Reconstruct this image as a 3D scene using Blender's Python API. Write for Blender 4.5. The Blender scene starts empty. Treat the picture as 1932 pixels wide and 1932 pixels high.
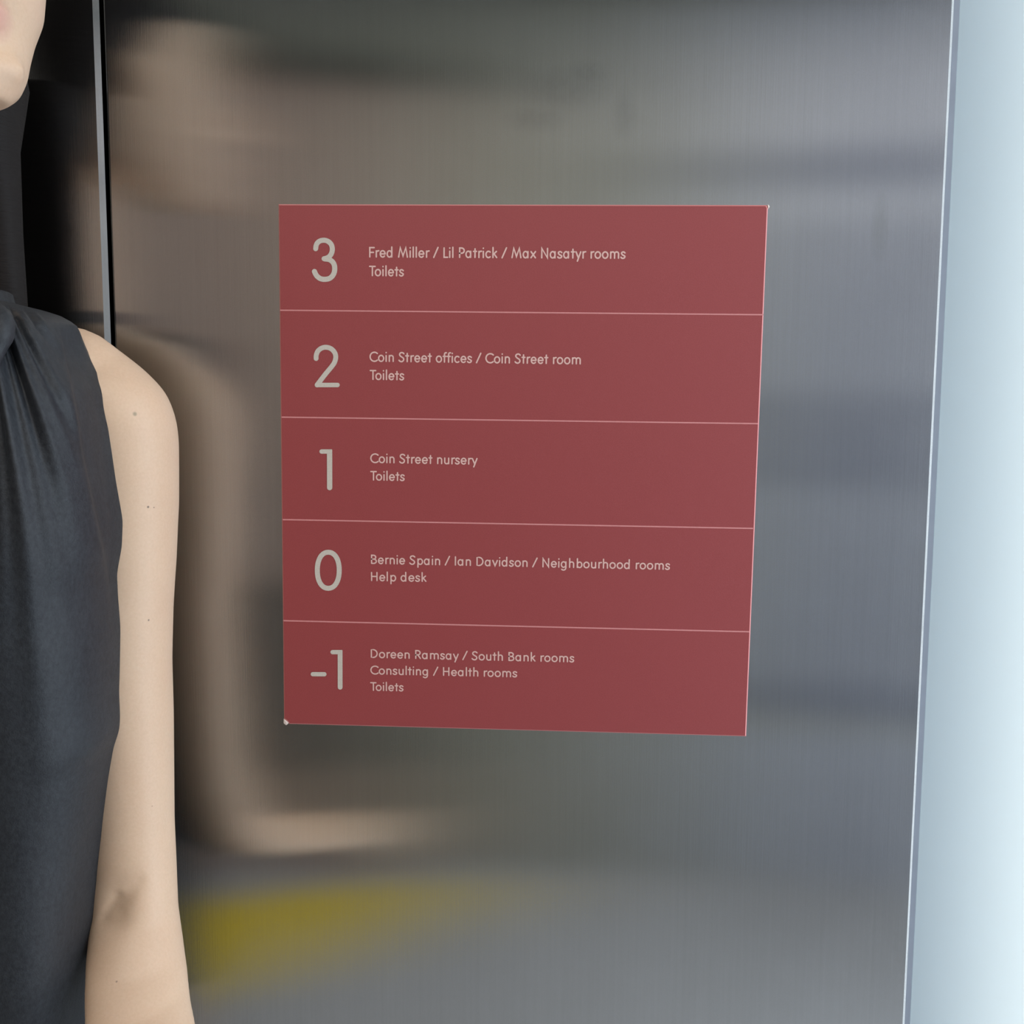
import bpy, bmesh, math, random
from mathutils import Vector, Matrix
from mathutils.bvhtree import BVHTree
random.seed(7)
sc = bpy.context.scene
C = sc.collection

# ------------------------------------------------------------------ camera
W = 1932.0
F = 1932.0
CAM = Vector((0, -0.95, 1.35))
PITCH, YAW, ROLL = 0.1053, -0.0507, 0.0054
cy, sy = math.cos(YAW), math.sin(YAW)
FW = Vector((sy*math.cos(PITCH), cy*math.cos(PITCH), -math.sin(PITCH)))
_r = Vector((cy, -sy, 0)); _u = _r.cross(FW)
RT = math.cos(ROLL)*_r + math.sin(ROLL)*_u
UP = -math.sin(ROLL)*_r + math.cos(ROLL)*_u
cam = bpy.data.cameras.new('camera'); camo = bpy.data.objects.new('camera', cam); C.objects.link(camo)
cam.sensor_width = 36; cam.lens = 36*F/W; cam.clip_start = 0.01
camo.matrix_world = Matrix(((RT.x, UP.x, -FW.x, CAM.x), (RT.y, UP.y, -FW.y, CAM.y), (RT.z, UP.z, -FW.z, CAM.z), (0, 0, 0, 1)))
sc.camera = camo

# ------------------------------------------------------------------ world, lights, exposure
world = bpy.data.worlds.new('world'); sc.world = world; world.use_nodes = True
bg = world.node_tree.nodes['Background']; bg.inputs[0].default_value = (.80, .90, 1, 1); bg.inputs[1].default_value = .9
def area(name, loc, direction, sx, sy_, power, col):
    l = bpy.data.lights.new(name, 'AREA'); l.shape = 'RECTANGLE'; l.size = sx; l.size_y = sy_; l.energy = power; l.color = col
    o = bpy.data.objects.new(name, l); C.objects.link(o); o.location = loc
    o.rotation_euler = Vector(direction).to_track_quat('-Z', 'Y').to_euler()
    return o
area('daylight_through_window', (1.22, -.60, 1.215), (-1, 0, 0), 0.98, 2.34, 25.5, (.78, .89, 1))
area('daylight_behind_glass', (.69, .085, 1.2), (0, -1, 0), .54, 2.2, 3.0, (1, .95, .87))
area('ceiling_lamp_light', (-.45, -1.12, 2.40), (0, .1, -1), 0.9, 0.5, 9, (1, .95, .88))
area('added_lamp_light_right', (.72, -1.22, 2.40), (0, -.15, -1), 0.6, 0.5, 7, (1, .96, .92))  # added lamp, brightens the right of the wall mirrored in the steel
vs = sc.view_settings
vs.view_transform = 'Standard'; vs.look = 'None'; vs.gamma = 1; vs.use_curve_mapping = False
vs.exposure = 0.0

def at(px, py, y):
    """world point seen at photo pixel on the plane of given y"""
    d = FW + RT*((px-966)/F) - UP*((py-966)/F)
    return CAM + d*((y-CAM.y)/d.y)
def ppm(y): return F/(y-CAM.y)          # about pixels per metre at that plane

# ------------------------------------------------------------------ materials
def mat(name, col, rough=.5, metal=0, spec=.5, **kw):
    m = bpy.data.materials.new(name); m.use_nodes = True
    p = m.node_tree.nodes['Principled BSDF']
    p.inputs['Base Color'].default_value = (*col, 1); p.inputs['Roughness'].default_value = rough
    p.inputs['Metallic'].default_value = metal; p.inputs['Specular IOR Level'].default_value = spec
    for k, v in kw.items(): p.inputs[k.replace('_', ' ')].default_value = v
    return m
def N(m, t, **kw):
    n = m.node_tree.nodes.new(t)
    for k, v in kw.items(): setattr(n, k, v)
    return n
def L(m, a, b): m.node_tree.links.new(a, b)
def noise(m, scale, detail=3, vec=None, rough=.5):
    n = N(m, 'ShaderNodeTexNoise'); n.inputs['Scale'].default_value = scale; n.inputs['Detail'].default_value = detail
    n.inputs['Roughness'].default_value = rough
    if vec: L(m, vec, n.inputs['Vector'])
    return n.outputs[0]
def ramp(m, fac, stops):
    r = N(m, 'ShaderNodeValToRGB'); L(m, fac, r.inputs[0])
    el = r.color_ramp.elements
    while len(el) < len(stops): el.new(.5)
    for e, (p, c) in zip(el, stops): e.position = p; e.color = (*c, 1) if len(c) == 3 else c
    return r.outputs[0]
def mapping(m, src, scale=(1, 1, 1), loc=(0, 0, 0), rot=(0, 0, 0)):
    n = N(m, 'ShaderNodeMapping'); L(m, src, n.inputs[0])
    n.inputs['Scale'].default_value = scale; n.inputs['Location'].default_value = loc; n.inputs['Rotation'].default_value = rot
    return n.outputs[0]
def mth(m, op, a, b=None):
    n = N(m, 'ShaderNodeMath', operation=op)
    for i, v in enumerate((a, b)):
        if v is None: continue
        if isinstance(v, (int, float)): n.inputs[i].default_value = v
        else: L(m, v, n.inputs[i])
    return n.outputs[0]
def mixc(m, fac, a, b, mode='MIX'):
    n = N(m, 'ShaderNodeMix', data_type='RGBA', blend_type=mode)
    for s, v in ((n.inputs[0], fac), (n.inputs[6], a), (n.inputs[7], b)):
        if isinstance(v, (int, float)): s.default_value = v
        elif isinstance(v, tuple): s.default_value = (*v, 1)
        else: L(m, v, s)
    return n.outputs[2]
def bump(m, h, strength, dist=.001):
    b = N(m, 'ShaderNodeBump'); b.inputs['Strength'].default_value = strength; b.inputs['Distance'].default_value = dist
    L(m, h, b.inputs['Height']); L(m, b.outputs[0], m.node_tree.nodes['Principled BSDF'].inputs['Normal'])

def steel_material():
    m = mat('brushed_steel', (.36, .355, .345), .27, 1)
    p = m.node_tree.nodes['Principled BSDF']
    tc = N(m, 'ShaderNodeTexCoord').outputs['Object']
    brush = noise(m, 1, 4, mapping(m, tc, (900, 900, 9)), .7)
    brush2 = noise(m, 1, 3, mapping(m, tc, (260, 260, 2.2), (3, 1, 5)), .6)
    grime = noise(m, 4.2, 5, tc, .6)
    fine = noise(m, 1800, 2, tc)
    c = ramp(m, brush, [(.25, (.44, .435, .42)), (.75, (.54, .535, .52))])
    c = mixc(m, .55, c, ramp(m, brush2, [(.3, (.45, .445, .43)), (.7, (.53, .525, .51))]))
    c = mixc(m, .35, c, ramp(m, grime, [(.3, (.4, .395, .375)), (.7, (.54, .535, .53))]))
    c = mixc(m, .25, c, ramp(m, fine, [(.3, (.36, .36, .36)), (.7, (.6, .595, .59))]))
    # finger smudges of their own shape, above the sign
    sm = None
    for px, py, rx, rz, rot in ((1060, 170, .042, .020, .75), (1010, 225, .030, .012, .7), (1178, 215, .012, .022, .0), (1105, 140, .022, .012, .4), (1660, 430, .008, .03, -.2)):
        q = at(px, py, 0)
        v = mapping(m, mapping(m, tc, (1, 0, 1), (-q.x, 0, -q.z)), (1/rx, 0, 1/rz), (0, 0, 0), (0, rot, 0))
        le = N(m, 'ShaderNodeVectorMath', operation='LENGTH'); L(m, v, le.inputs[0])
        s = mth(m, 'MULTIPLY', mth(m, 'SUBTRACT', 1.15, le.outputs['Value']), 1.2)
        cl = N(m, 'ShaderNodeClamp'); L(m, s, cl.inputs[0])
        sm = cl.outputs[0] if sm is None else mth(m, 'MAXIMUM', sm, cl.outputs[0])
    ridg = noise(m, 160, 3, tc)
    smf = mth(m, 'MULTIPLY', sm, ramp(m, ridg, [(.2, (.45, .45, .45)), (.8, (1, 1, 1))]))
    c = mixc(m, mth(m, 'MULTIPLY', smf, .34), c, (.27, .27, .25))
    g = N(m, 'ShaderNodeBsdfAnisotropic', distribution='BECKMANN')
    L(m, c, g.inputs['Color'])
    r = mth(m, 'ADD', mth(m, 'MULTIPLY', grime, .05), .16)
    r = mth(m, 'ADD', r, mth(m, 'MULTIPLY', smf, .02))
    L(m, r, g.inputs['Roughness'])
    g.inputs['Anisotropy'].default_value = -.69
    tg = N(m, 'ShaderNodeTangent', direction_type='UV_MAP'); L(m, tg.outputs[0], g.inputs['Tangent'])
    L(m, g.outputs[0], m.node_tree.nodes['Material Output'].inputs['Surface'])
    bump(m, mth(m, 'ADD', mth(m, 'MULTIPLY', noise(m, 2.1, 1, tc), 12), brush), .10, .0006)
    L(m, p.inputs['Normal'].links[0].from_socket, g.inputs['Normal'])
    m.node_tree.nodes.remove(p)
    return m
STEEL = steel_material()
def paint(name, col, rough=.5, amt=.06, scale=14):
    m = mat(name, col, rough)
    tc = N(m, 'ShaderNodeTexCoord').outputs['Object']
    a = tuple(x*(1-amt) for x in col); b = tuple(min(1, x*(1+amt)) for x in col)
    L(m, ramp(m, noise(m, scale, 4, tc), [(.3, a), (.7, b)]), m.node_tree.nodes['Principled BSDF'].inputs['Base Color'])
    return m
M_DARK = mat('shadow_gap_rubber', (.012, .012, .012), .7)
M_TRIM = paint('grey_aluminium_trim', (.21, .23, .27), .45, .05, 40)
M_BACK = paint('grey_lift_laminate', (.35, .345, .285), .55)
M_LINTEL = paint('dark_lintel_paint', (.10, .10, .085), .5)
M_BROWN = paint('brown_door_laminate', (.44, .32, .27), .5)
M_SLATE = paint('slate_blue_laminate', (.27, .29, .37), .5)
M_BLUE = paint('blue_grey_laminate', (.40, .42, .50), .5)
M_BLUE_LIFT = paint('blue_grey_laminate_lifted', (.52, .54, .62), .5)  # same laminate, brightness put into the colour where daylight is weak
M_WHITE = paint('white_metal_rail', (.5, .5, .5), .4)
M_LEFT = paint('dark_brown_laminate', (.22, .20, .18), .55)
M_RIGHT = paint('pale_blue_plaster', (.62, .66, .72), .7)
M_CEIL = paint('white_ceiling_paint', (.6, .6, .58), .7)
M_FLOOR = paint('dark_rubber_floor', (.48, .49, .51), .6, .25, 90)

# ------------------------------------------------------------------ mesh helpers
def mesh_obj(name, bm, material, parent=None, smooth=False):
    me = bpy.data.meshes.new(name); bm.to_mesh(me); bm.free()
    for mm in (material if isinstance(material, (list, tuple)) else [material]): me.materials.append(mm)
    if smooth:
        for p in me.polygons: p.use_smooth = True
    o = bpy.data.objects.new(name, me); C.objects.link(o)
    if parent: o.parent = parent
    return o
def box_bm(x0, x1, y0, y1, z0, z1, bm=None):
    bm = bm or bmesh.new()
    v = [bm.verts.new(p) for p in ((x0, y0, z0), (x1, y0, z0), (x1, y1, z0), (x0, y1, z0), (x0, y0, z1), (x1, y0, z1), (x1, y1, z1), (x0, y1, z1))]
    for f in ((0, 3, 2, 1), (4, 5, 6, 7), (0, 1, 5, 4), (1, 2, 6, 5), (2, 3, 7, 6), (3, 0, 4, 7)): bm.faces.new([v[i] for i in f])
    return bm
def struct(name, bm, m, parent=None, smooth=False):
    o = mesh_obj(name, bm, m, parent, smooth)
    if not parent: o['kind'] = 'structure'
    return o
def tag(o, label, cat, group=None):
    o['label'] = label; o['category'] = cat
    if group: o['group'] = group
def empty(name, loc, label, cat):
    o = bpy.data.objects.new(name, None); C.objects.link(o); o.location = loc; o.empty_display_size = .05
    tag(o, label, cat); return o
def keep(o, parent):
    o.parent = parent; o.matrix_parent_inverse = Matrix.Translation(parent.location).inverted(); return o
def profile_panel(name, pts, z0, z1, m, smooth=False):
    """closed XY outline extruded in Z, with a UV map whose U runs along X (for the brushed grain)"""
    bm = bmesh.new()
    a = [bm.verts.new((x, y, z0)) for x, y in pts]; b = [bm.verts.new((x, y, z1)) for x, y in pts]
    n = len(pts)
    for i in range(n):
        f = bm.faces.new((a[i], a[(i+1) % n], b[(i+1) % n], b[i])); f.smooth = smooth
    bm.faces.new(b); bm.faces.new(a[::-1])
    bmesh.ops.recalc_face_normals(bm, faces=bm.faces)
    uv = bm.loops.layers.uv.new('UVMap')
    for f in bm.faces:
        for l in f.loops: l[uv].uv = (l.vert.co.x*2 + l.vert.co.y*.7, l.vert.co.z)
    return struct(name, bm, m)
def arc_pts(cx, cy_, r, a0, a1, n=7):
    return [(cx+r*math.cos(math.radians(a0+(a1-a0)*i/n)), cy_+r*math.sin(math.radians(a0+(a1-a0)*i/n))) for i in range(n+1)]

# ------------------------------------------------------------------ setting: lift car
H = 2.46
xl_b = at(174, 0, 0).x; xg0 = at(184.5, 0, 0).x; xg1 = at(193, 0, 0).x; xm_b = at(198, 0, 0).x
xr_b = at(1796, 0, 0).x; xr_e = at(1801.4, 0, 0).x; xw = at(1820, 0, 0.0).x
rl = xg0-xl_b; rm = xm_b-xg1; rr = xr_e-xr_b
# left neighbour panel with rounded right edge
profile_panel('wall_rear_left', [(-1.25, .03), (-1.25, 0), (xl_b, 0), (xg0, rl*.45), (xg0, .03)], 0, H, STEEL)
profile_panel('wall_rear', [(xg1, .03), *arc_pts(xg1+rm, rm, rm, 180, 270), (xr_b, 0), (xr_e, rr*.7), (xr_e, .03)], 0, H, STEEL)
struct('trim_1', box_bm(xg0-.012, xg1+.012, .031, .045, 0, H), M_DARK)
struct('trim_2', box_bm(xr_e+.0005, xw-.0003, .010, .10, 0, H), M_TRIM)
# frosted side screen (trim + glass), only its first hand's width is in the picture
M_FROST = bpy.data.materials.new('frosted_film'); M_FROST.use_nodes = True
nt = M_FROST.node_tree; nt.nodes.clear()
out = N(M_FROST, 'ShaderNodeOutputMaterial'); tr = N(M_FROST, 'ShaderNodeBsdfTranslucent'); tr.inputs[0].default_value = (.86, .91, .93, 1)
df = N(M_FROST, 'ShaderNodeBsdfDiffuse'); df.inputs[0].default_value = (.74, .76, .77, 1)
mx = N(M_FROST, 'ShaderNodeMixShader'); mx.inputs[0].default_value = .14
L(M_FROST, tr.outputs[0], mx.inputs[1]); L(M_FROST, df.outputs[0], mx.inputs[2]); L(M_FROST, mx.outputs[0], out.inputs[0])
M_CLEAR = bpy.data.materials.new('clear_glass_back'); M_CLEAR.use_nodes = True
nt = M_CLEAR.node_tree; nt.nodes.clear()
out = N(M_CLEAR, 'ShaderNodeOutputMaterial'); tp = N(M_CLEAR, 'ShaderNodeBsdfTransparent'); tp.inputs[0].default_value = (.93, .97, .96, 1)
gl = N(M_CLEAR, 'ShaderNodeBsdfGlossy'); gl.inputs['Roughness'].default_value = .02
mx = N(M_CLEAR, 'ShaderNodeMixShader'); mx.inputs[0].default_value = .05
L(M_CLEAR, tp.outputs[0], mx.inputs[1]); L(M_CLEAR, gl.outputs[0], mx.inputs[2]); L(M_CLEAR, mx.outputs[0], out.inputs[0])
XR, XL, YB = 1.25, -1.25, -1.90
bm = box_bm(xw, XR, .010, .020, .05, H-.02)
for f in bm.faces: f.material_index = 0 if f.calc_center_median().y < .011 else 1
struct('window_1', bm, [M_FROST, M_CLEAR])
struct('floor', box_bm(XL-.05, XR+.05, YB-.05, .40, -.05, 0), M_FLOOR)
struct('ceiling', box_bm(XL-.05, XR+.05, YB-.05, .40, H, H+.05), M_CEIL)
struct('wall_left', box_bm(XL-.05, XL, YB, .045, 0, H), M_LEFT)
struct('wall_front', box_bm(XL, XR, YB-.05, YB, 0, H), M_BACK)
bm = box_bm(XR, XR+.05, YB, -1.14, 0, H); box_bm(XR, XR+.05, -.09, .35, 0, H, bm); box_bm(XR, XR+.05, -1.14, -.09, 0, .01, bm); box_bm(XR, XR+.05, -1.14, -.09, 2.43, H, bm)
struct('wall_right', bm, M_RIGHT)
bm = bmesh.new()
for b in ((-1.14, -1.11, .01, 2.43), (-.12, -.09, .01, 2.43), (-1.11, -.12, .01, .035), (-1.11, -.12, 2.40, 2.43)):
    box_bm(XR-.004, XR+.052, b[0], b[1], b[2], b[3], bm)
struct('window_2', bm, M_TRIM)
struct('wall_behind', box_bm(xr_e, XR+.05, .35, .40, 0, H), M_RIGHT)
# horizontal bands of the wall behind the photographer
def zb(py): return 1.35-(py-762)/678
struct('trim_3', box_bm(XL, XR, YB, YB+.02, zb(25), H-.001), M_LINTEL)
bm = box_bm(-.62, .62, 0, .03, -.035, .035)
o = struct('trim_4', bm, M_LINTEL); o.location = (-.83, YB, zb(140)); o.rotation_euler = (0, math.radians(6), 0)
struct('trim_9', box_bm(XL, -.45, YB, YB+.012, 0, zb(150)), M_BROWN)
struct('trim_10', box_bm(.42, XR, YB, YB+.012, zb(1385), zb(430)), M_BLUE)
struct('trim_11', box_bm(.42, XR, YB, YB+.012, 0, zb(1385.5)), M_BLUE_LIFT)  # lower panel, colour lightened to make up for weak daylight
struct('trim_12', box_bm(.42, XR, YB, YB+.012, zb(429.5), zb(30)), M_BLUE_LIFT)  # upper panel, lightened in colour to even out the daylight
for k, (p0, p1, m) in enumerate(((300, 365, M_SLATE), (740, 905, M_SLATE), (1290, 1352, M_SLATE), (1354, 1382, M_WHITE))):
    struct('trim_%d' % (k+5), box_bm(.42, XR, YB, YB+.02, zb(p1), zb(p0)), m)
# ------------------------------------------------------------------ floor directory sign
YF = -.0045                                   # face of the plate, 4.5 mm proud of the steel
def face(px, py, lift=0): return at(px, py, YF-lift)
M_SIGN = mat('red_satin_acrylic', (.30, .045, .048), .55, 0, .65)
tc = N(M_SIGN, 'ShaderNodeTexCoord').outputs['Object']
L(M_SIGN, ramp(M_SIGN, noise(M_SIGN, 1100, 3, tc), [(.3, (.262, .035, .036)), (.7, (.31, .046, .047))]), M_SIGN.node_tree.nodes['Principled BSDF'].inputs['Base Color'])
bump(M_SIGN, noise(M_SIGN, 1500, 2, tc), .12, .0003)
M_EDGE = mat('pale_red_acrylic_edge', (.62, .22, .21), .3)
M_CHIP = paint('chipped_acrylic', (.72, .60, .54), .6, .12, 700)
M_NUM = paint('grey_vinyl_numerals', (.56, .50, .43), .55, .06, 900)
M_TXT = paint('pale_pink_vinyl_text', (.72, .45, .40), .55, .06, 900)
M_LINE = paint('pink_engraved_line', (.62, .24, .235), .5, .04, 500)
TL, TR, BR, BL = face(525, 385), face(1450, 387), face(1408, 1390), face(535.5, 1366)
sign = empty('directory_sign', (TL+BR)/2, 'square red lift directory sign with pale floor numbers on steel wall', 'sign')
def plate():
    bm = bmesh.new()
    # outline with the two chipped corners
    pts = [TL, face(1447, 386.6), face(1449.2, 391), BR, face(545, 1366.4), face(541.5, 1361.5), face(535.3, 1357)]
    b = .0011
    cen = (TL+BR)/2
    def inset(p):
        d = p-cen; return Vector((p.x-math.copysign(b, d.x), YF, p.z-math.copysign(b, d.z)))
    fr = [bm.verts.new(inset(p)) for p in pts]
    mid = [bm.verts.new((p.x, YF+b, p.z)) for p in pts]
    bk = [bm.verts.new((p.x, -.0003, p.z)) for p in pts]
    n = len(pts)
    bm.faces.new(fr); bm.faces.new(bk[::-1])
    for i in range(n):
        j = (i+1) % n
        f = bm.faces.new((fr[i], fr[j], mid[j], mid[i])); f.material_index = 1
        f = bm.faces.new((mid[i], mid[j], bk[j], bk[i])); f.material_index = 1
    bmesh.ops.recalc_face_normals(bm, faces=bm.faces)
    return keep(mesh_obj('plate', bm, [M_SIGN, M_EDGE]), sign)
plate()
def chip(pxs, thick):
    bm = bmesh.new()
    a = [bm.verts.new(face(x, y, -.0004)) for x, y in pxs]
    cx = sum(x for x, y in pxs)/len(pxs); cyy = sum(y for x, y in pxs)/len(pxs)
    t = bm.verts.new(face(cx, cyy, .0001))
    bk = [bm.verts.new((v.co.x, -.0004, v.co.z)) for v in a]
    n = len(a)
    for i in range(n):
        j = (i+1) % n
        bm.faces.new((a[i], a[j], t)); bm.faces.new((a[i], bk[i], bk[j], a[j]))
    bm.faces.new(bk)
    bmesh.ops.recalc_face_normals(bm, faces=bm.faces)
    o = keep(mesh_obj('chipped_corner', bm, M_CHIP), sign); o['label'] = 'pale chipped corner where the red surface is broken off'
chip([(535.2, 1356.5), (541.5, 1361), (544.5, 1363.5), (543, 1366), (539.8, 1368.3), (535.2, 1364.5)], .002)
chip([(1448, 386.2), (1450.4, 386.6), (1452, 389.5), (1450.6, 393), (1448.8, 393)], .002)
for (lx, ly), (rx, ry) in (((528.3, 585.3), (1440.2, 593.8)), ((531, 787), (1430, 799.3)), ((533.2, 980.3), (1421, 997)), ((534.6, 1171), (1414, 1192))):
    bm = bmesh.new()
    t = 1.25
    q = [(lx, ly-t), (rx, ry-t), (rx, ry+t), (lx, ly+t)]
    a = [bm.verts.new(face(x, y, .00012)) for x, y in q]; b = [bm.verts.new(face(x, y, -.0002)) for x, y in q]
    bm.faces.new(a); bm.faces.new(b[::-1])
    for i in range(4): bm.faces.new((a[i], a[(i+1) % 4], b[(i+1) % 4], b[i]))
    bmesh.ops.recalc_face_normals(bm, faces=bm.faces)
    keep(mesh_obj('divider_line', bm, M_LINE), sign)

def stroke(bm, pts, w, to3, miter=False, cap0=True, cap1=True, wscale=None):
    """flat ribbon with round caps along a 2D polyline; to3 turns 2D into 3D"""
    pts = [Vector(p) for p in pts]; h = w/2
    pts = [p for i, p in enumerate(pts) if i == 0 or (p-pts[i-1]).length > w*.02]
    if (pts[0]-pts[-1]).length < w*.02:          # closed loop: one ring, no caps
        pts = pts[:-1]; n = len(pts); A_, B_ = [], []
        for i, p in enumerate(pts):
            t = (pts[(i+1) % n]-pts[i-1]).normalized(); nn = Vector((-t.y, t.x))
            A_.append(bm.verts.new(to3(p+nn*h))); B_.append(bm.verts.new(to3(p-nn*h)))
        for i in range(n): bm.faces.new((A_[i], A_[(i+1) % n], B_[(i+1) % n], B_[i]))
        return
    n = len(pts); left = []; right = []
    for i, p in enumerate(pts):
        d0 = (p-pts[i-1]).normalized() if i else None
        d1 = (pts[i+1]-p).normalized() if i < n-1 else None
        if d0 is None: d0 = d1
        if d1 is None: d1 = d0
        t = (d0+d1).normalized(); nn = Vector((-t.y, t.x)); c = max(.35, nn.dot(Vector((-d1.y, d1.x))))
        left.append(p+nn*h/c); right.append(p-nn*h/c)
    ring = list(left)
    def cap(p, d, rev):
        base = math.atan2(d.y, d.x)
        return [p+Vector((math.cos(a), math.sin(a)))*h for a in [base+math.pi/2-math.pi*k/8 for k in range(1, 8)]]
    d_end = (pts[-1]-pts[-2]).normalized(); d_st = (pts[0]-pts[1]).normalized()
    L3 = [bm.verts.new(to3(p)) for p in left]; R3 = [bm.verts.new(to3(p)) for p in right]
    for i in range(n-1): bm.faces.new((L3[i], L3[i+1], R3[i+1], R3[i]))
    if cap1: bm.faces.new([L3[-1]]+[bm.verts.new(to3(p)) for p in cap(pts[-1], d_end, 0)]+[R3[-1]])
    if cap0: bm.faces.new([R3[0]]+[bm.verts.new(to3(p)) for p in cap(pts[0], d_st, 0)]+[L3[0]])
def face_camward(bm):
    for f in bm.faces:
        f.normal_update()
        if f.normal.y > 0: f.normal_flip()
def spline(pts, k=6):
    P = [Vector(p) for p in pts]; out = []
    for i in range(len(P)-1):
        p0 = P[max(i-1, 0)]; p1 = P[i]; p2 = P[i+1]; p3 = P[min(i+2, len(P)-1)]
        for j in range(k):
            t = j/k
            out.append(.5*((2*p1)+(p2-p0)*t+(2*p0-5*p1+4*p2-p3)*t*t+(3*p1-p0-3*p2+p3)*t**3))
    return out+[P[-1]]
# ---- big floor numbers (photo pixels on the plate)
def pxs(ox, oy, s, pts): return [(ox+x*s, oy+y*s) for x, y in pts]
def numeral(strokes, lab):
    bm = bmesh.new()
    for k, (pts, w, sm) in enumerate(strokes):
        stroke(bm, spline(pts) if sm else pts, w, lambda p: face(p[0], p[1], .0002+k*.00003))
    face_camward(bm)
    o = keep(mesh_obj('floor_number', bm, M_NUM), sign); o['label'] = lab
s = 250/1932
numeral([(pxs(570, 430, s, [(198, 303), (205, 255), (225, 217), (262, 190), (315, 180), (365, 190), (408, 220), (433, 262), (440, 315), (430, 367), (402, 412), (362, 438), (320, 449)]), 9.5, 1),
         (pxs(570, 430, s, [(330, 452), (365, 455), (405, 466), (445, 497), (470, 545), (475, 605), (466, 655), (440, 703), (395, 738), (330, 750), (268, 740), (222, 708), (196, 672), (180, 635)]), 9.7, 1)], 'grey numeral 3')
s = 500/1932
numeral([(pxs(510, 370, s, [(334, 1184), (335, 1160), (347, 1130), (373, 1109), (405, 1102), (440, 1111), (467, 1137), (477, 1170), (470, 1207), (452, 1237), (400, 1300), (341, 1377)]), 9.2, 1),
         (pxs(510, 370, s, [(340, 1377), (490, 1377)]), 8.4, 0)], 'grey numeral 2')
s = 350/1932
def one(ox, oy, s, bar0, corner, foot, wb, ws):
    hb, hs = wb/2, ws/2
    c = (ox+corner[0]*s, oy+corner[1]*s); b0 = (ox+bar0[0]*s, oy+bar0[1]*s); ft = (ox+foot[0]*s, oy+foot[1]*s)
    x1, y1, q = c[0]+hs, c[1]-hb, 1.3
    return [([b0, (x1-hb, c[1])], wb, 0), ([(c[0], y1+hs), ft], ws, 0), ([(c[0]-1, y1+q), (x1-q, y1+q)], 2*q, 0), ([(x1-q, y1+q), (x1-q, y1+8)], 2*q, 0), ([(x1-2.6, y1+2.6), (x1-2.7, y1+4)], 3.4, 0)]
numeral(one(570, 820, s, (203, 176), (286, 176), (287, 552), 8.3, 10), 'grey numeral 1')
s = 500/1932
el = []
for i in range(41):
    a = 2*math.pi*i/40
    cx_, sy_ = math.cos(a), math.sin(a)
    el.append((422.5+80*math.copysign(abs(cx_)**.92, cx_), 448+131.5*math.copysign(abs(sy_)**.92, sy_)))
el[-1] = el[0]
numeral([(pxs(510, 960, s, el), 9.4, 0)], 'grey numeral 0')
s = 120/1932
numeral(one(570, 1210, s, (925, 328), (1153, 328), (1155, 1395), 8.1, 9.1)+[(pxs(570, 1210, s, [(325, 998), (677, 1000)]), 8.1, 0)], 'grey minus sign and numeral 1')

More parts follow.
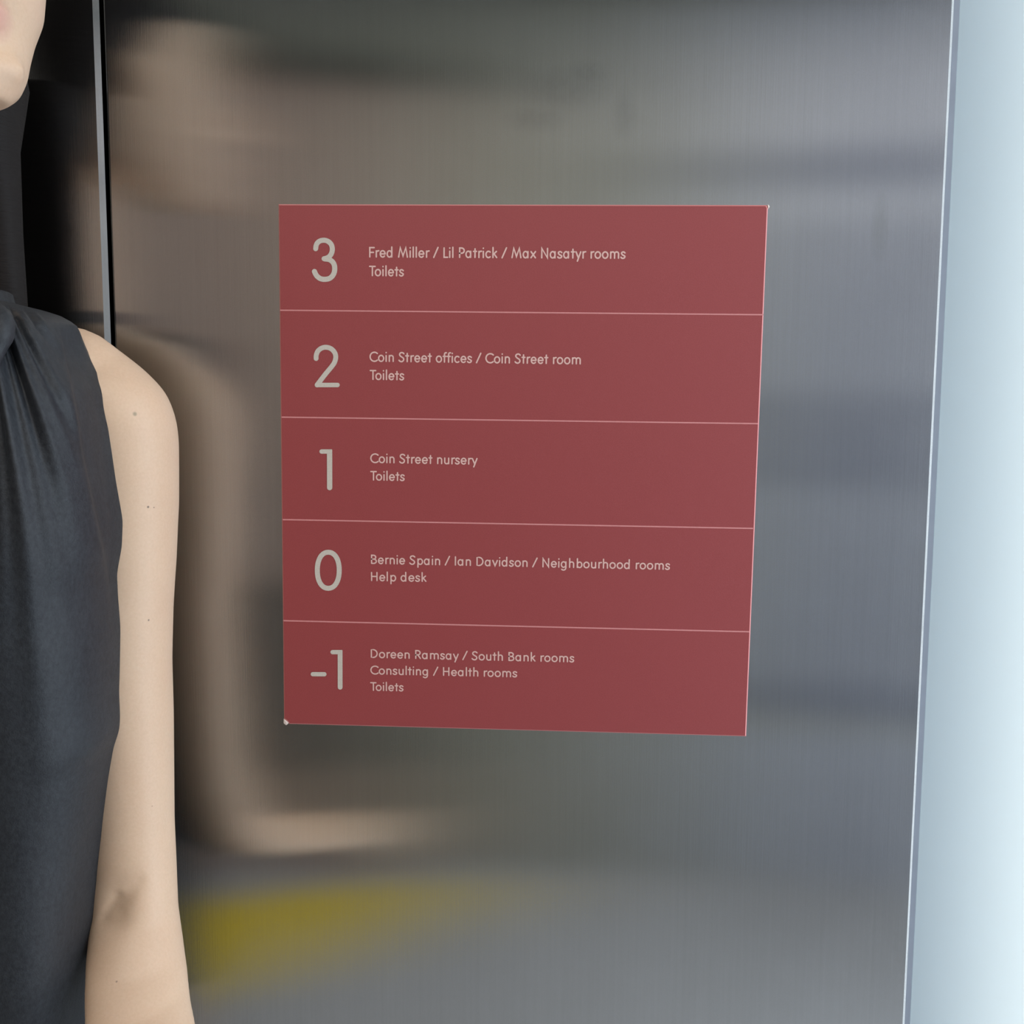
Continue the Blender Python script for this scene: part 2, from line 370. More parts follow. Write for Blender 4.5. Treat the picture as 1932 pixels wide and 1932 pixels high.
# ---- small rounded lettering, drawn with single strokes; cap height 1
SW = .138; HS = SW/2; XH = .70
def ell(cx, cyy, rx, ry, a0, a1, n=20):
    return [(cx+rx*math.cos(math.radians(a0+(a1-a0)*i/n)), cyy+ry*math.sin(math.radians(a0+(a1-a0)*i/n))) for i in range(n+1)]
o_r = .30-HS; o_h = XH/2-HS+.012; o_c = XH/2
T1 = 1-HS; B0 = HS; X1 = XH-HS
def bowl(cx): return ell(cx, o_c, .265-HS, o_h, 0, 360)
def lin(*p): return list(p)
def archn(x0, x1):       # stem foot right of an n: up from the stem, over, down
    r = (x1-x0)/2
    return [(x0, XH*.55)]+ell((x0+x1)/2, XH-.262+.012, r, .262-HS, 180, 0, 14)+[(x1, B0)]
G = {
 'o': (.62, [ell(.31, o_c, o_r-.01, o_h, 0, 360)]),
 'e': (.60, [[(.10, o_c), (.505, o_c)] , ell(.305, o_c, o_r-.025, o_h, 2, 318, 22)]),
 'c': (.54, [ell(.305, o_c, o_r-.02, o_h, 48, 312, 18)]),
 's': (.47, [spline([(.385, X1-.075), (.31, X1-.005), (.22, X1+.012), (.125, X1-.04), (.105, X1-.13), (.165, o_c+.045), (.25, o_c-.01), (.355, o_c-.075), (.385, B0+.13), (.33, B0+.03), (.225, B0-.012), (.13, B0+.01), (.06, B0+.085)], 4)]),
 'a': (.66, [bowl(.285), lin((.285+.265-HS, X1), (.285+.265-HS, B0))]),
 'd': (.66, [bowl(.285), lin((.285+.265-HS, T1+.06), (.285+.265-HS, B0))]),
 'b': (.66, [bowl(.38), lin((.38-.265+HS, T1+.06), (.38-.265+HS, B0))]),
 'p': (.66, [bowl(.38), lin((.38-.265+HS, X1), (.38-.265+HS, -.24))]),
 'g': (.66, [bowl(.285), [(.285+.265-HS, X1), (.285+.265-HS, -.02)]+ell(.285-.005, -.02, .265-HS, .215, 0, -140, 14)[1:]]),
 'i': (.26, [lin((.13, X1), (.13, B0)), lin((.13, T1-.02), (.13, T1+.0))]),
 'l': (.26, [lin((.13, T1+.06), (.13, B0))]),
 'h': (.62, [lin((.145, T1+.06), (.145, B0)), archn(.145, .485)]),
 'n': (.62, [lin((.145, X1), (.145, B0)), archn(.145, .485)]),
 'm': (.95, [lin((.145, X1), (.145, B0)), archn(.145, .475), archn(.475, .805)]),
 'r': (.385, [lin((.145, X1), (.145, B0)), [(.145, XH*.55)]+ell(.35, XH-.262+.012, .205, .262-HS, 180, 88, 8)]),
 'u': (.62, [lin((.475, X1), (.475, B0)), [(.135, X1)]+ell(.305, .262-.012, .17, .262-HS, 180, 360, 14)]),
 't': (.38, [lin((.19, .93-HS), (.19, B0)), lin((.065, X1-.005), (.315, X1-.005))]),
 'f': (.36, [[(.335, T1+.045), (.29, T1+.055), (.215, T1+.02), (.175, T1-.07), (.17, T1-.15), (.17, B0)], lin((.06, X1-.005), (.31, X1-.005))]),
 'k': (.55, [lin((.145, T1+.06), (.145, B0)), lin((.43, X1), (.155, .33)), lin((.235, .41), (.46, B0))]),
 'v': (.54, [lin((.075, X1), (.27, B0+.01), (.465, X1))]),
 'y': (.54, [lin((.075, X1), (.275, B0+.02)), lin((.47, X1), (.20, -.22))]),
 'x': (.54, [lin((.085, X1), (.455, B0)), lin((.455, X1), (.085, B0))]),
 'F': (.56, [lin((.52, T1), (.15, T1), (.15, B0)), lin((.15, .49), (.46, .49))]),
 'L': (.50, [lin((.15, T1), (.15, B0), (.45, B0))]),
 'H': (.76, [lin((.15, T1), (.15, B0)), lin((.61, T1), (.61, B0)), lin((.15, .51), (.61, .51))]),
 'I': (.30, [lin((.15, T1), (.15, B0))]),
 'T': (.56, [lin((.055, T1), (.525, T1)), lin((.29, T1), (.29, B0))]),
 'N': (.78, [lin((.15, B0), (.15, T1), (.63, B0), (.63, T1))]),
 'M': (.96, [lin((.11, B0), (.245, T1), (.48, B0+.10), (.715, T1), (.85, B0))]),
 'P': (.60, [[(.15, B0), (.15, T1), (.31, T1)]+ell(.31, T1-.24, .225, .24, 90, -90, 12)+[(.15, T1-.48)]]),
 'R': (.65, [[(.15, B0), (.15, T1), (.31, T1)]+ell(.31, T1-.235, .225, .235, 90, -90, 12)+[(.15, T1-.47)], lin((.33, T1-.47), (.555, B0))]),
 'B': (.66, [[(.15, B0), (.15, T1), (.32, T1)]+ell(.32, T1-.205, .195, .205, 90, -90, 10)+[(.15, T1-.41)], [(.32, T1-.41)]+ell(.33, (T1-.41+B0)/2, .235, (T1-.41-B0)/2, 90, -90, 10)+[(.15, B0)]]),
 'D': (.78, [[(.15, B0), (.15, T1), (.31, T1)]+ell(.31, .5, .345, .5-HS, 90, -90, 16)+[(.15, B0)]]),
 'C': (.74, [ell(.46, .5, .375, .5-HS+.012, 47, 313, 20)]),
 'S': (.60, [spline([(.50, T1-.10), (.43, T1-.02), (.31, T1+.012), (.18, T1-.04), (.125, T1-.16), (.155, T1-.28), (.28, .53), (.41, .44), (.48, B0+.25), (.46, B0+.11), (.37, B0+.01), (.27, B0-.012), (.15, B0+.03), (.075, B0+.12)], 4)]),
 '/': (.50, [lin((.07, B0-.02), (.43, T1+.04))]),
 ' ': (.30, []),
}
def text_line(txt, p0, p1, cap, name):
    """p0, p1: photo pixels of the ends of the line's baseline"""
    items = []; x = 0
    for i, ch in enumerate(txt):
        adv, st = G[ch]
        items.append((x, st)); x += adv
        if ch == 'T' and txt[i+1:i+2] == 'o': x -= .10
        if ch in 'y' : x -= .02
    xs = [ix+p[0]+d for ix, st in items for q in st for p in q for d in (-HS, HS)]
    xa, xb = min(xs), max(xs)
    A = face(*p0, .0002); Bp = face(*p1, .0002); e1 = (Bp-A)
    k = e1.length/(xb-xa); e1.normalize()
    e2 = Vector((-e1.z, 0, e1.x)); up = e2*(cap/ppm(YF))
    bm = bmesh.new()
    for ix, st in items:
        for kq, q in enumerate(st):
            # horizontal fit k, vertical cap height: keep stroke width even by drawing in metres
            qq = [Vector(((ix+p[0]-xa)*k, p[1]*up.length)) for p in q]
            stroke(bm, qq, SW*up.length*1.02, lambda v: A+e1*v.x+e2*v.y-Vector((0, kq*.00003, 0)))
    face_camward(bm)
    o = keep(mesh_obj('room_lettering', bm, M_TXT), sign); o['label'] = 'small pale pink lettering, '+name
    return o
for t in (
    ('Fred Miller / Lil Patrick / Max Nasatyr rooms', (696.2, 486.0), (1180.4, 488.6), 19.6),
    ('Toilets', (696.0, 521.2), (762.2, 521.8), 19.4),
    ('Coin Street offices / Coin Street room', (696.8, 682.6), (1096.0, 687.8), 19.0),
    ('Toilets', (697.2, 716.9), (762.8, 717.8), 19.0),
    ('Coin Street nursery', (698.2, 873.6), (901.2, 877.0), 18.5),
    ('Toilets', (698.2, 906.6), (763.8, 907.8), 18.4),
    ('Bernie Spain / Ian Davidson / Neighbourhood rooms', (699.6, 1064.0), (1264.2, 1075.4), 18.2),
    ('Help desk', (699.6, 1096.4), (805, 1098.0), 18.1),
    ('Doreen Ramsay / South Bank rooms', (699.2, 1241.4), (1083.6, 1250.0), 17.8),
    ('Consulting / Health rooms', (698.4, 1272.4), (976, 1278.2), 17.6),
    ('Toilets', (698.2, 1303.4), (761.6, 1304.6), 17.5)):
    row = min(range(5), key=lambda k: abs((490, 695, 885, 1078, 1272)[k]-t[1][1]))
    text_line(*t, ('room names' if len(t[0]) > 9 else 'one short line')+' beside the grey '+('3', '2', '1', '0', '-1')[row])

# ------------------------------------------------------------------ the person beside the sign
def ring_faces(bm, rings, close=True):
    for a, b in zip(rings, rings[1:]):
        n = len(a)
        for i in range(n): bm.faces.new((a[i], a[(i+1) % n], b[(i+1) % n], b[i]))
    if close: bm.faces.new(rings[0][::-1]); bm.faces.new(rings[-1])
def sup(c, e): return math.copysign(abs(c)**e, c)
def loft(bm, secs, n=36, mtx=None):
    """secs: (x, y, z, rx, ry_front, ry_back, exponent) horizontal rings"""
    rings = []
    for x, y, z, rx, rf, rb, e in secs:
        r = []
        for i in range(n):
            a = 2*math.pi*i/n; c, s_ = math.cos(a), math.sin(a)
            p = Vector((x+rx*sup(c, 2/e), y+(rb if s_ > 0 else rf)*sup(s_, 2/e), z))
            r.append(bm.verts.new(mtx @ p if mtx else p))
        rings.append(r)
    ring_faces(bm, rings)
def tube(bm, pts, rad, n=14, flat=1.0, sub=4):
    """round limb along a 3D polyline with a radius per point, spherical ends"""
    P = [Vector(p) for p in pts]; Q = []; Rr = []
    for i in range(len(P)-1):
        p0, p1, p2, p3 = P[max(i-1, 0)], P[i], P[i+1], P[min(i+2, len(P)-1)]
        for j in range(sub):
            t = j/sub
            Q.append(.5*((2*p1)+(p2-p0)*t+(2*p0-5*p1+4*p2-p3)*t*t+(3*p1-p0-3*p2+p3)*t**3)); Rr.append(rad[i]*(1-t)+rad[i+1]*t)
    Q.append(P[-1]); Rr.append(rad[-1])
    d0 = (Q[0]-Q[1]).normalized(); d1 = (Q[-1]-Q[-2]).normalized()
    pre = [(Q[0]+d0*Rr[0]*math.sin(a), Rr[0]*math.cos(a)) for a in (1.45, 1.1, .75, .38)]
    post = [(Q[-1]+d1*Rr[-1]*math.sin(a), Rr[-1]*math.cos(a)) for a in (.38, .75, 1.1, 1.45)]
    seq = pre+list(zip(Q, Rr))+post
    ref = Vector((0, 1, 0)) if abs((Q[-1]-Q[0]).normalized().y) < .8 else Vector((1, 0, 0))
    rings = []
    for i, (p, r) in enumerate(seq):
        t = (seq[min(i+1, len(seq)-1)][0]-seq[max(i-1, 0)][0]).normalized()
        u = t.cross(ref).normalized(); v = t.cross(u)
        rings.append([bm.verts.new(p+u*r*math.cos(2*math.pi*k/n)+v*r*flat*math.sin(2*math.pi*k/n)) for k in range(n)])
    ring_faces(bm, rings)
def interp(tab, x):
    if x <= tab[0][0]: return tab[0][1:]
    for a, b in zip(tab, tab[1:]):
        if x <= b[0]:
            t = (x-a[0])/(b[0]-a[0]); return tuple(p*(1-t)+q*t for p, q in zip(a[1:], b[1:]))
    return tab[-1][1:]

YA = -.118                                        # depth plane of the body axis
AX = at(-140, 700, YA).x                          # body axis
def zpx(py, y=YA): return at(0, py, y).z
bmb = bmesh.new()
# visible arm: photo rows -> right edge, half width (px), depth
ARM = [(637, 188, 13, -.082), (651, 208, 30, -.082), (664, 226, 46, -.082), (676, 241, 58, -.082), (690, 258, 72, -.082), (705, 274, 84, -.082), (721, 289, 94, -.082), (737, 302, 101, -.082), (752, 310.5, 105, -.082), (768, 317, 108, -.082), (785, 322.5, 109, -.082), (802, 326.5, 109, -.082), (825, 329.3, 108, -.082), (846, 330.5, 107, -.082), (900, 331, 105, -.083),
       (950, 331, 103, -.083), (1050, 327, 98, -.085), (1150, 321, 94, -.087), (1250, 319, 91, -.089), (1350, 322, 89, -.091), (1450, 323, 86, -.094), (1550, 324, 82, -.098),
       (1640, 328, 82, -.104), (1720, 331, 84, -.114), (1800, 338.5, 91, -.132), (1870, 344, 93, -.155), (1932, 347, 93, -.182), (2040, 362, 100, -.226), (2160, 378, 96, -.272), (2290, 390, 88, -.312), (2360, 396, 82, -.332)]
secs = []
for py, rt, r, y in ARM:
    p = at(rt, py, y); k = 1/ppm(y)
    fl = 1+.75*max(0, min(1, (py-1740)/260)); secs.append((p.x-r*k, y, p.z, r*k, r*k*fl, r*k*fl, 2.05))
loft(bmb, secs[::-1])
wrist = Vector((secs[-1][0], secs[-1][1], secs[-1][2])); shoulder = at(215, 790, -.082)
# the other arm, mirrored about the body axis and hanging straight
loft(bmb, [(2*AX-x, -.082+(y+.082)*.3, z, rx, rf, rb, e) for x, y, z, rx, rf, rb, e in secs[::-1]])
wrist_r = Vector((2*AX-wrist.x, -.082+(wrist.y+.082)*.3, wrist.z))
# shoulder slope (trapezius) left and right, neck
for sgn in (1, -1):
    def mx_(p): return Vector((p.x, p.y, p.z)) if sgn > 0 else Vector((2*AX-p.x, p.y, p.z))
    tube(bmb, [mx_(at(-120, 630, -.105)), mx_(at(20, 660, -.095)), mx_(at(110, 692, -.088)), mx_(at(158, 712, -.086)), mx_(at(198, 776, -.084))], [.046, .037, .037, .038, .042])
neck_z = zpx(560)
tube(bmb, [(AX, -.105, zpx(680)), (AX, -.112, zpx(540)), (AX-.002, -.118, zpx(470)), (AX-.004, -.125, zpx(380)), (AX-.008, -.13, zpx(200))], [.060, .054, .051, .050, .053], n=20)
# trunk under the dress
TR_ = [(610, 110, .035), (650, 190, .055), (720, 240, .07), (800, 262, .085), (900, 285, .098), (1050, 300, .105), (1200, 285, .09), (1400, 270, .085), (1600, 255, .08), (1800, 245, .078), (1950, 230, .07), (2150, 240, .075), (2350, 245, .075), (2600, 240, .07)]
loft(bmb, [(AX, YA, zpx(py), r/ppm(YA), d, d*.86, 2.5) for py, r, d in TR_][::-1])
# legs and feet
hipz = zpx(2450)
for sgn in (1, -1):
    x = AX+sgn*.062
    loft(bmb, [(x, YA-.01, .07, .036, .036, .036, 2), (x, YA-.005, .11, .034, .036, .038, 2), (x, YA, .22, .044, .045, .055, 2), (x, YA, .34, .052, .05, .06, 2), (x, YA-.01, .46, .052, .055, .05, 2), (x, YA-.01, .60, .050, .06, .05, 2), (x, YA, .70, .05, .06, .05, 2)])
    tube(bmb, [(x, YA+.045, .052), (x, YA-.02, .05), (x+sgn*.006, YA-.10, .036), (x+sgn*.01, YA-.17, .026)], [.033, .040, .040, .024], n=16, flat=.8)
# head: local frame, face towards -Y, origin under the chin on the head axis
HY = math.radians(50)
chin = at(-14, 190, -.225)                      # photo position of the chin tip
HM = Matrix.Translation(chin) @ Matrix.Rotation(math.radians(-3), 4, 'Y') @ Matrix.Rotation(HY, 4, 'Z') @ Matrix.Scale(1.07, 4) @ Matrix.Translation((0, .088, 0))
hd = [(.002, .016, .088, -.05), (.010, .027, .093, -.02), (.022, .035, .0945, .0), (.036, .0415, .093, .02), (.052, .050, .092, .045), (.070, .060, .093, .062), (.09, .065, .094, .075), (.115, .068, .0945, .085), (.14, .071, .096, .092), (.165, .072, .094, .094), (.19, .067, .082, .088), (.21, .052, .06, .07), (.224, .026, .03, .04)]
loft(bmb, [(0, (bk-f)/2, z, w, (f+bk)/2, (f+bk)/2, 2.25) for z, w, f, bk in hd], 40, HM)
def hp(x, y, z): return HM @ Vector((x, y, z))
tube(bmb, [hp(0, -.088, .128), hp(0, -.100, .108), hp(0, -.112, .089)], [.006, .008, .011], n=12)        # nose
for sg in (-1, 1):
    tube(bmb, [hp(sg*.007, -.100, .084), hp(sg*.013, -.095, .085)], [.007, .006], n=10)                  # nostril wings
    tube(bmb, [hp(sg*.069, .0, .13), hp(sg*.076, .008, .118), hp(sg*.073, .004, .095)], [.009, .011, .006], n=10, flat=.5)   # ears
tube(bmb, [hp(-.020, -.086, .0545), hp(-.007, -.0945, .0575), hp(.007, -.0945, .0575), hp(.020, -.086, .0545)], [.002, .0042, .0042, .002], n=10)   # upper lip
tube(bmb, [hp(-.018, -.086, .0525), hp(0, -.0945, .0485), hp(.018, -.086, .0525)], [.002, .0052, .002], n=10)                                        # lower lip
tube(bmb, [hp(-.012, -.086, .022), hp(.012, -.086, .022)], [.012, .012], n=14)                           # chin pad
# hands: palm, four fingers of different length, thumb
def hand(w, fwd, curl, side):
    """w wrist, fwd direction of the hand, curl direction fingers bend to, side = thumb side"""
    f = fwd.normalized(); s_ = side.normalized(); c = curl.normalized()
    k = [w+f*.035+s_*.004, w+f*.065]
    tube(bmb, [w-f*.01, w+f*.02, w+f*.05, w+f*.075], [.026, .030, .036, .036], n=18, flat=.45)
    for i, (off, ln, r) in enumerate(((.028, .070, .0085), (.0095, .078, .0088), (-.009, .072, .0085), (-.027, .056, .0075))):
        b = w+f*.074+s_*off
        d1 = (f*.85+c*.5).normalized(); d2 = (f*.15+c*1).normalized(); d3 = (f*-.75+c*.6).normalized()
        tube(bmb, [b-f*.015, b+d1*ln*.42, b+d1*ln*.42+d2*ln*.34, b+d1*ln*.42+d2*ln*.34+d3*ln*.24], [r*1.1, r, r*.92, r*.8], n=10, sub=3)
    b = w+f*.022+s_*.024
    tube(bmb, [b, b+s_*.018+f*.026+c*.012, b+s_*.012+f*.05+c*.03, b+s_*.002+f*.064+c*.045], [.013, .0105, .0095, .008], n=10, sub=3)
fw_l = Vector((.0, -.85, -.45)).normalized()
hand(wrist, fw_l, Vector((-.3, .42, -.8)), Vector((-.9, 0, .3)))
hand(wrist_r, Vector((0, -.1, -1)), Vector((.9, -.2, 0)), Vector((-.15, -1, .1)))
bmesh.ops.recalc_face_normals(bmb, faces=bmb.faces)
me = bpy.data.meshes.new('body_rough'); bmb.to_mesh(me); bmb.free()
tmp = bpy.data.objects.new('body_rough', me); C.objects.link(tmp)
rm_ = tmp.modifiers.new('remesh', 'REMESH'); rm_.mode = 'VOXEL'; rm_.voxel_size = .0028
smo = tmp.modifiers.new('smooth', 'SMOOTH'); smo.factor = .5; smo.iterations = 10
dg = bpy.context.evaluated_depsgraph_get()
body_me = bpy.data.meshes.new_from_object(tmp.evaluated_get(dg))
bpy.data.objects.remove(tmp)
body_me.name = 'person'

# soft skin folds in the crook of the elbow
ye = -.25
folds = [((188, 1742), (216, 1698), 10, .0020), ((216, 1724), (262, 1664), 12, .0013)]
def pix(p):
    d = p-CAM; dep = d.dot(FW); return 966+F*d.dot(RT)/dep, 966-F*d.dot(UP)/dep
xmin = at(60, 1700, -.2).x
nrm_y = [v.normal.y for v in body_me.vertices]
for v, ny in zip(body_me.vertices, nrm_y):
    co = v.co
    if co.x > xmin and co.y < -.075 and abs(co.z-zpx(1740, -.2)) < .09:
        x, y = pix(co); dy = 0
        for (x0, y0), (x1, y1), sg, dp in folds:
            dx_, dy_ = x1-x0, y1-y0; t = max(0, min(1, ((x-x0)*dx_+(y-y0)*dy_)/(dx_*dx_+dy_*dy_)))
            d2 = (x-x0-t*dx_)**2+(y-y0-t*dy_)**2
            dy += dp*math.exp(-d2/(sg*sg))
        ux, uy = x-200, y-1738
        a_ = ux*.5-uy*.866; b_ = ux*.866+uy*.5
        wy = max(0, min(1, (-.075-co.y)/.035)); dy *= wy
        dy *= max(0, -ny)**1.5
        dy += max(0, -ny)**1.5*wy*.0085*math.exp(-(a_/75)**2-(b_/40)**2)
        v.co.y += dy
for p in body_me.polygons: p.use_smooth = True
bvh = BVHTree.FromPolygons([v.co.copy() for v in body_me.vertices], [tuple(p.vertices) for p in body_me.polygons])
def on_skin(px, py):
    d = (at(px, py, 0)-CAM).normalized(); h = bvh.ray_cast(CAM, d)
    return h[0] if h[0] else at(px, py, -.19)

M_SKIN = mat('skin', (.62, .43, .32), .48, 0, .35, Subsurface_Weight=.12, Subsurface_Scale=.006)
M_SKIN.node_tree.nodes['Principled BSDF'].inputs['Subsurface Radius'].default_value = (1, .35, .2)
tc = N(M_SKIN, 'ShaderNodeTexCoord').outputs['Object']
col = ramp(M_SKIN, noise(M_SKIN, 16, 4, tc, .6), [(.3, (.62, .425, .29)), (.7, (.66, .47, .325))])
col = mixc(M_SKIN, .3, col, ramp(M_SKIN, noise(M_SKIN, 420, 3, tc), [(.3, (.58, .385, .26)), (.7, (.69, .49, .35))]))
def spot(m, col, p, r, c, amt, soft=1.6, sz=1):
    sb = N(m, 'ShaderNodeVectorMath', operation='SUBTRACT'); L(m, tc, sb.inputs[0]); sb.inputs[1].default_value = p
    ml = N(m, 'ShaderNodeVectorMath', operation='MULTIPLY'); L(m, sb.outputs[0], ml.inputs[0]); ml.inputs[1].default_value = (1, 1, sz)
    le = N(m, 'ShaderNodeVectorMath', operation='LENGTH'); L(m, ml.outputs[0], le.inputs[0])
    cl = N(m, 'ShaderNodeClamp'); L(m, mth(m, 'MULTIPLY', mth(m, 'SUBTRACT', r, le.outputs['Value']), soft/r), cl.inputs[0])
    return mixc(m, mth(m, 'MULTIPLY', cl.outputs[0], amt), col, c)
for px, py, r, c, a in ((254.5, 781, .0023, (.30, .24, .16), .8), (279.5, 956.5, .0013, (.13, .085, .06), .9), (290.5, 957.5, .0008, (.18, .11, .08), .8), (280.5, 1170, .0011, (.15, .10, .08), .85), (287, 1521, .0009, (.38, .22, .16), .7), (220, 1852, .0011, (.20, .13, .10), .7)):
    col = spot(M_SKIN, col, on_skin(px, py), r, c, a)
col = spot(M_SKIN, col, hp(0, -.094, .053), .021, (.56, .24, .22), .75, 1.2)       # lips
def fp(x, y, z): return bvh.find_nearest(hp(x, y, z))[0]
for sg in (-1, 1):
    col = spot(M_SKIN, col, fp(sg*.031, -.090, .1165), .0155, (.24, .14, .11), .7, 3, 2.7)      # lash line
    col = spot(M_SKIN, col, fp(sg*.031, -.090, .116), .0135, (.70, .64, .60), .9, 3, 2.9)       # eyes
    col = spot(M_SKIN, col, fp(sg*.031, -.093, .1165), .0056, (.07, .045, .035), .95, 3, 1.15)
    col = spot(M_SKIN, col, fp(sg*.024, -.094, .134), .010, (.20, .13, .09), .6, 1.6, 2.8)
    col = spot(M_SKIN, col, fp(sg*.040, -.087, .134), .010, (.20, .13, .09), .6, 1.6, 2.8)
    col = spot(M_SKIN, col, hp(sg*.045, -.078, .080), .030, (.66, .42, .32), .35, 1)  # cheeks
L(M_SKIN, col, M_SKIN.node_tree.nodes['Principled BSDF'].inputs['Base Color'])
bump(M_SKIN, noise(M_SKIN, 900, 3, tc), .12, .0004)
body_me.materials.clear(); body_me.materials.append(M_SKIN)
person = bpy.data.objects.new('person', body_me); C.objects.link(person)
tag(person, 'person in a dark sleeveless gathered top, bare arm hanging beside the red sign', 'person')

# hair: smooth cap, tied behind the neck and falling down the back
bm = bmesh.new()
hs = [(.0, .050, -.05, .085), (.035, .064, -.03, .094), (.07, .071, -.012, .098), (.10, .074, .004, .100), (.12, .075, .03, .102), (.145, .079, .05, .106), (.17, .080, .075, .107), (.19, .076, .088, .101), (.21, .062, .070, .084), (.226, .036, .040, .052), (.232, .012, .015, .02)]
loft(bm, [(0, (bk-f)/2, z, w, (f+bk)/2, (f+bk)/2, 2.2) for z, w, f, bk in hs], 40, HM)
hx = AX-.004
loft(bm, [(hx, -.062, zpx(py), w, d, d*.8, 3) for py, w, d in ((1000, .030, .010), (960, .055, .016), (800, .062, .018), (600, .062, .020), (420, .060, .022), (250, .060, .028), (120, .066, .05), (40, .06, .05))], 32)
bmesh.ops.recalc_face_normals(bm, faces=bm.faces)
M_HAIR = mat('dark_brown_hair', (.013, .010, .009), .65, 0, .2)
tc = N(M_HAIR, 'ShaderNodeTexCoord').outputs['Object']
bump(M_HAIR, noise(M_HAIR, 1, 3, mapping(M_HAIR, tc, (60, 60, 500))), .6, .002)
mesh_obj('hair', bm, M_HAIR, person, True)

# ---- dress: loft with gathers fanning out from the collar
M_SILK = mat('charcoal_washed_silk', (.06, .065, .075), .52, 0, .38, Sheen_Weight=.03, Sheen_Roughness=.4)
tc = N(M_SILK, 'ShaderNodeTexCoord').outputs['Object']
c1 = ramp(M_SILK, noise(M_SILK, 14, 5, tc, .65), [(.32, (.011, .0125, .017)), (.68, (.023, .026, .031))])
c2 = ramp(M_SILK, noise(M_SILK, 1, 4, mapping(M_SILK, tc, (330, 330, 240)), .75), [(.36, (.006, .007, .010)), (.66, (.034, .038, .044))])
L(M_SILK, mixc(M_SILK, .5, c1, c2), M_SILK.node_tree.nodes['Principled BSDF'].inputs['Base Color'])
hh = mth(M_SILK, 'ADD', noise(M_SILK, 1, 4, mapping(M_SILK, tc, (900, 900, 700)), .7), mth(M_SILK, 'MULTIPLY', noise(M_SILK, 60, 3, tc), 1.5))
bump(M_SILK, hh, .5, .0007)
DR = [(570, 20, .040), (577, 44, .052), (586, 82, .060), (596, 114, .066), (606, 132, .072), (616, 145, .076), (640, 153, .084), (680, 166, .092), (740, 197, .099), (800, 207, .104), (850, 213, .110), (920, 222, .117), (980, 230, .121), (1030, 228.5, .122), (1080, 220.5, .121), (1120, 220.5, .119),
      (1180, 224, .117), (1300, 222.5, .113), (1345, 225, .112), (1370, 224, .111), (1400, 214.5, .110), (1460, 205, .108), (1540, 195, .106), (1640, 185, .103), (1720, 178, .101), (1800, 172, .100), (1932, 163, .101), (2100, 152, .10), (2300, 156, .105), (2600, 156, .105), (2900, 156, .105)]
SEAM = [(600, 104), (640, 118), (720, 137), (800, 152), (880, 167), (950, 182), (1020, 198), (1100, 211), (1180, 220), (1300, 228), (3000, 400)]
def smooth_tab(tab, x):
    a = interp(tab, x-9); b = interp(tab, x); c = interp(tab, x+9)
    return tuple(.25*p+.5*q+.25*r for p, q, r in zip(a, b, c))
def dress():
    bm = bmesh.new(); rings = []; n = 420
    rows = [570+i*3 for i in range(16)]+[618+i*7 for i in range(1, 190)]+[1955+i*30 for i in range(1, 33)]
    for py in rows:
        rt, dep = smooth_tab(DR, py) if py > 620 else interp(DR, py)
        t_ = max(0, min(1, (py-640)/170)); p = at(rt, py, YA-.012*t_); hw = p.x-AX; z = at(rt, py, YA).z; r = []
        us = interp(SEAM, py)[0]
        for i in range(n):
            a = 2*math.pi*i/n; c, s_ = math.cos(a), math.sin(a); e = 2.6+2.2*max(0, min(1, (py-575)/70))
            X = hw*sup(c, 2/e); Y = dep*sup(s_, 2/e)
            if s_ > 0: Y *= .74*min(1, .35+max(0, py-600)/300)
            if s_ > 0: X *= 1-(.30-.22*min(1, max(0, (py-1950)/120)))*min(1, s_*1.5)
            q = Vector((AX+X, YA+Y, z))
            u = X/hw; edge = max(0, 1-abs(u)**6)
            nrm = Vector((sup(c, 2-2/e)/hw, sup(s_, 2-2/e)/dep, 0)).normalized()
            ppx = 966-200+0*X
            # gathers
            qx, qy = pix(q) if s_ < .15 else (pix(Vector((q.x, YA-dep, z))))
            cx0 = 0 if qx > -140 else -280
            ph = math.atan2(qx-cx0+35, max(20, qy-470))
            A = .0075*math.exp(-max(0, py-690)/260)*(min(1, max(0, (py-572)/40)))+.0012*math.exp(-max(0, py-900)/500)
            w = math.cos(ph*34+.9*math.sin(ph*9+1)+.4)+.45*math.cos(ph*71+2+math.sin(py*.006))
            d = A*w*edge
            d += .0016*math.sin(X*70+1.3*math.sin(z*9)+z*5)*edge*min(1, max(0, (py-950)/300))
            if s_ < 0:
                d -= .0035/(1+math.exp(-max(-30, min(30, (qx-us)/2.5))))*min(1, max(0, (py-600)/60))
            q += nrm*d
            r.append(bm.verts.new(q))
        rings.append(r)
    ring_faces(bm, rings)
    bmesh.ops.recalc_face_normals(bm, faces=bm.faces)
    return mesh_obj('dress', bm, M_SILK, person, True)
drs = dress()
# collar band and its hanging fold at the neck
bm = bmesh.new()
loft(bm, [(AX, -.112, zpx(py), r/ppm(YA), r/ppm(YA)*1.02, r/ppm(YA), 2) for py, r in ((622, 156), (600, 160), (570, 156), (548, 151), (545, 146))][::1], 64)
tube(bm, [at(-16, 585, -.192), at(2, 605, -.204), at(2, 632, -.210), at(-8, 660, -.214), at(-22, 720, -.220)], [.008, .009, .009, .007, .004], n=14)
bmesh.ops.recalc_face_normals(bm, faces=bm.faces)
mesh_obj('collar', bm, M_SILK, person, True)

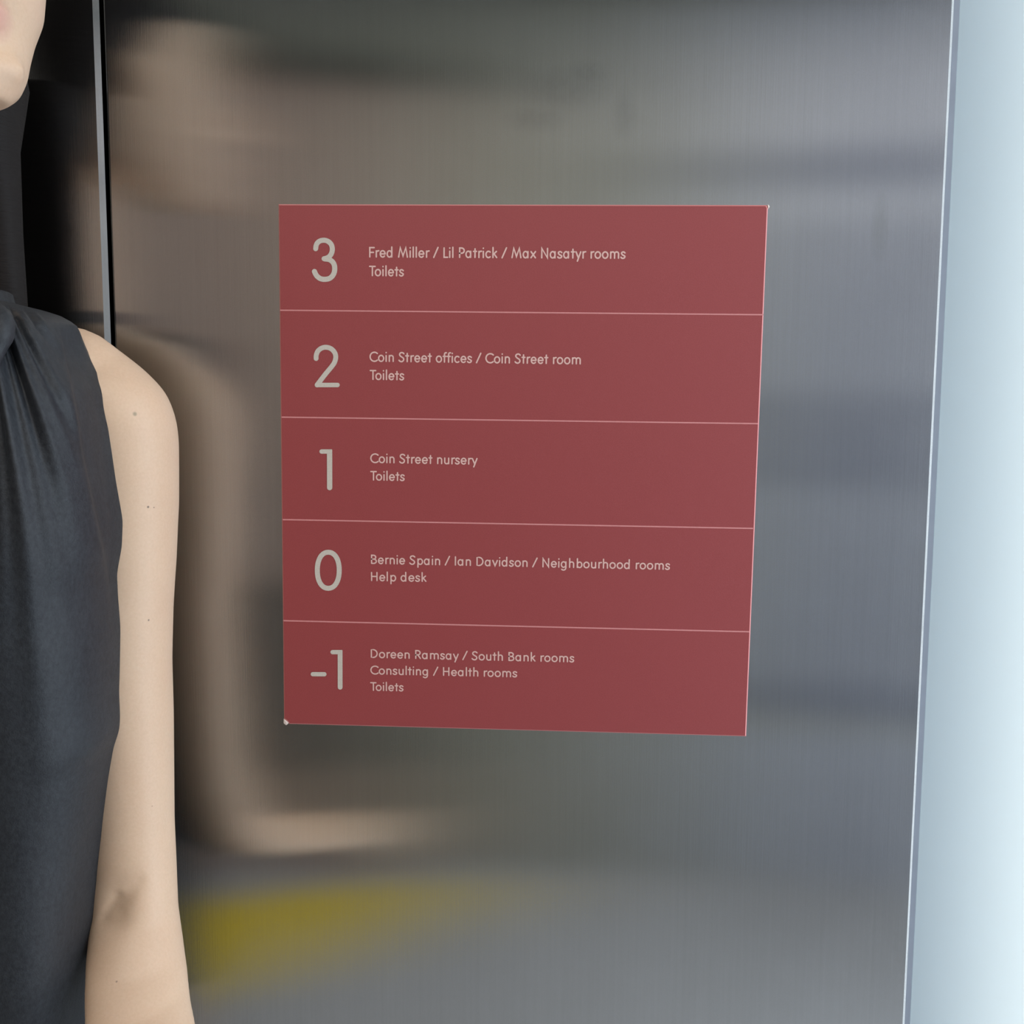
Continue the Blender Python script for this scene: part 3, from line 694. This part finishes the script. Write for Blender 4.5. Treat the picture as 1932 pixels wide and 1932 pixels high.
# ------------------------------------------------------------------ things across the lift, met only as soft reflections in the steel
def refl(px, py, zf):
    d = 1.35*F/(py-762); return Vector(((px-1064)/F*d, .95-d, zf))
bm = bmesh.new()
loop = [(-.27, -1.79), (-.75, -1.75), (-1.15, -1.50), (-.80, -1.15)]
top = [bm.verts.new((x, y, .006)) for x, y in loop]; bot = [bm.verts.new((x, y, .0)) for x, y in loop]
bm.faces.new(top); bm.faces.new(bot[::-1])
for i in range(4): bm.faces.new((top[i], bot[i], bot[(i+1) % 4], top[(i+1) % 4]))
bmesh.ops.recalc_face_normals(bm, faces=bm.faces)
bmesh.ops.bevel(bm, geom=bm.edges[:], offset=.002, segments=2, affect='EDGES')
M_YEL = paint('yellow_rubber_mat', (.95, .70, .015), .55, .08, 60)
o = mesh_obj('floor_mat', bm, M_YEL)
tag(o, 'yellow floor mat, seen as the yellow blur in the steel beside the forearm', 'mat')

# dark cabinet fixed to the far wall
cab = empty('wall_cabinet', (-.70, YB+.02, .59), 'dark wall cabinet, seen as the dark blur in the steel left of the sign', 'cabinet')
M_BIN = paint('black_powder_coat', (.022, .022, .026), .5, .1, 80)
bm = box_bm(-.89, -.53, YB+.0125, YB+.11, .33, .845); bmesh.ops.bevel(bm, geom=bm.edges[:], offset=.006, segments=2, affect='EDGES')
keep(mesh_obj('body', bm, M_BIN), cab)
bm = box_bm(-.88, -.54, YB+.1105, YB+.125, .34, .835); bmesh.ops.bevel(bm, geom=bm.edges[:], offset=.004, segments=2, affect='EDGES')
door = keep(mesh_obj('door', bm, M_BIN), cab)
bm = box_bm(-.575, -.560, YB+.1255, YB+.150, .55, .64); bmesh.ops.bevel(bm, geom=bm.edges[:], offset=.004, segments=2, affect='EDGES')
hd_ = mesh_obj('handle', bm, M_TRIM); hd_.parent = door; hd_.matrix_parent_inverse = Matrix.Translation(cab.location).inverted() @ Matrix.Identity(4)
hd_.matrix_parent_inverse = (Matrix.Translation(cab.location) @ Matrix.Translation(cab.location).inverted()).inverted()
# ceiling lamp housings; the right lamp is added to brighten the far wall
for lx, ly, hw_, lab in ((-.45, -1.12, .45, 'flat ceiling lamp that lights the person from above'), (.72, -1.22, .30, 'added flat ceiling lamp that brightens the wall mirrored in the steel')):
    lamp = empty('ceiling_lamp', (lx, ly, H), lab, 'lamp'); lamp['group'] = 'ceiling lamps of the lift'
    bm = bmesh.new()
    for b in ((-hw_-.03, -hw_, -.28, .28), (hw_, hw_+.03, -.28, .28), (-hw_, hw_, -.28, -.25), (-hw_, hw_, .25, .28)): box_bm(lx+b[0], lx+b[1], ly+b[2], ly+b[3], H-.045, H-.0005, bm)
    keep(mesh_obj('frame', bm, M_TRIM), lamp)
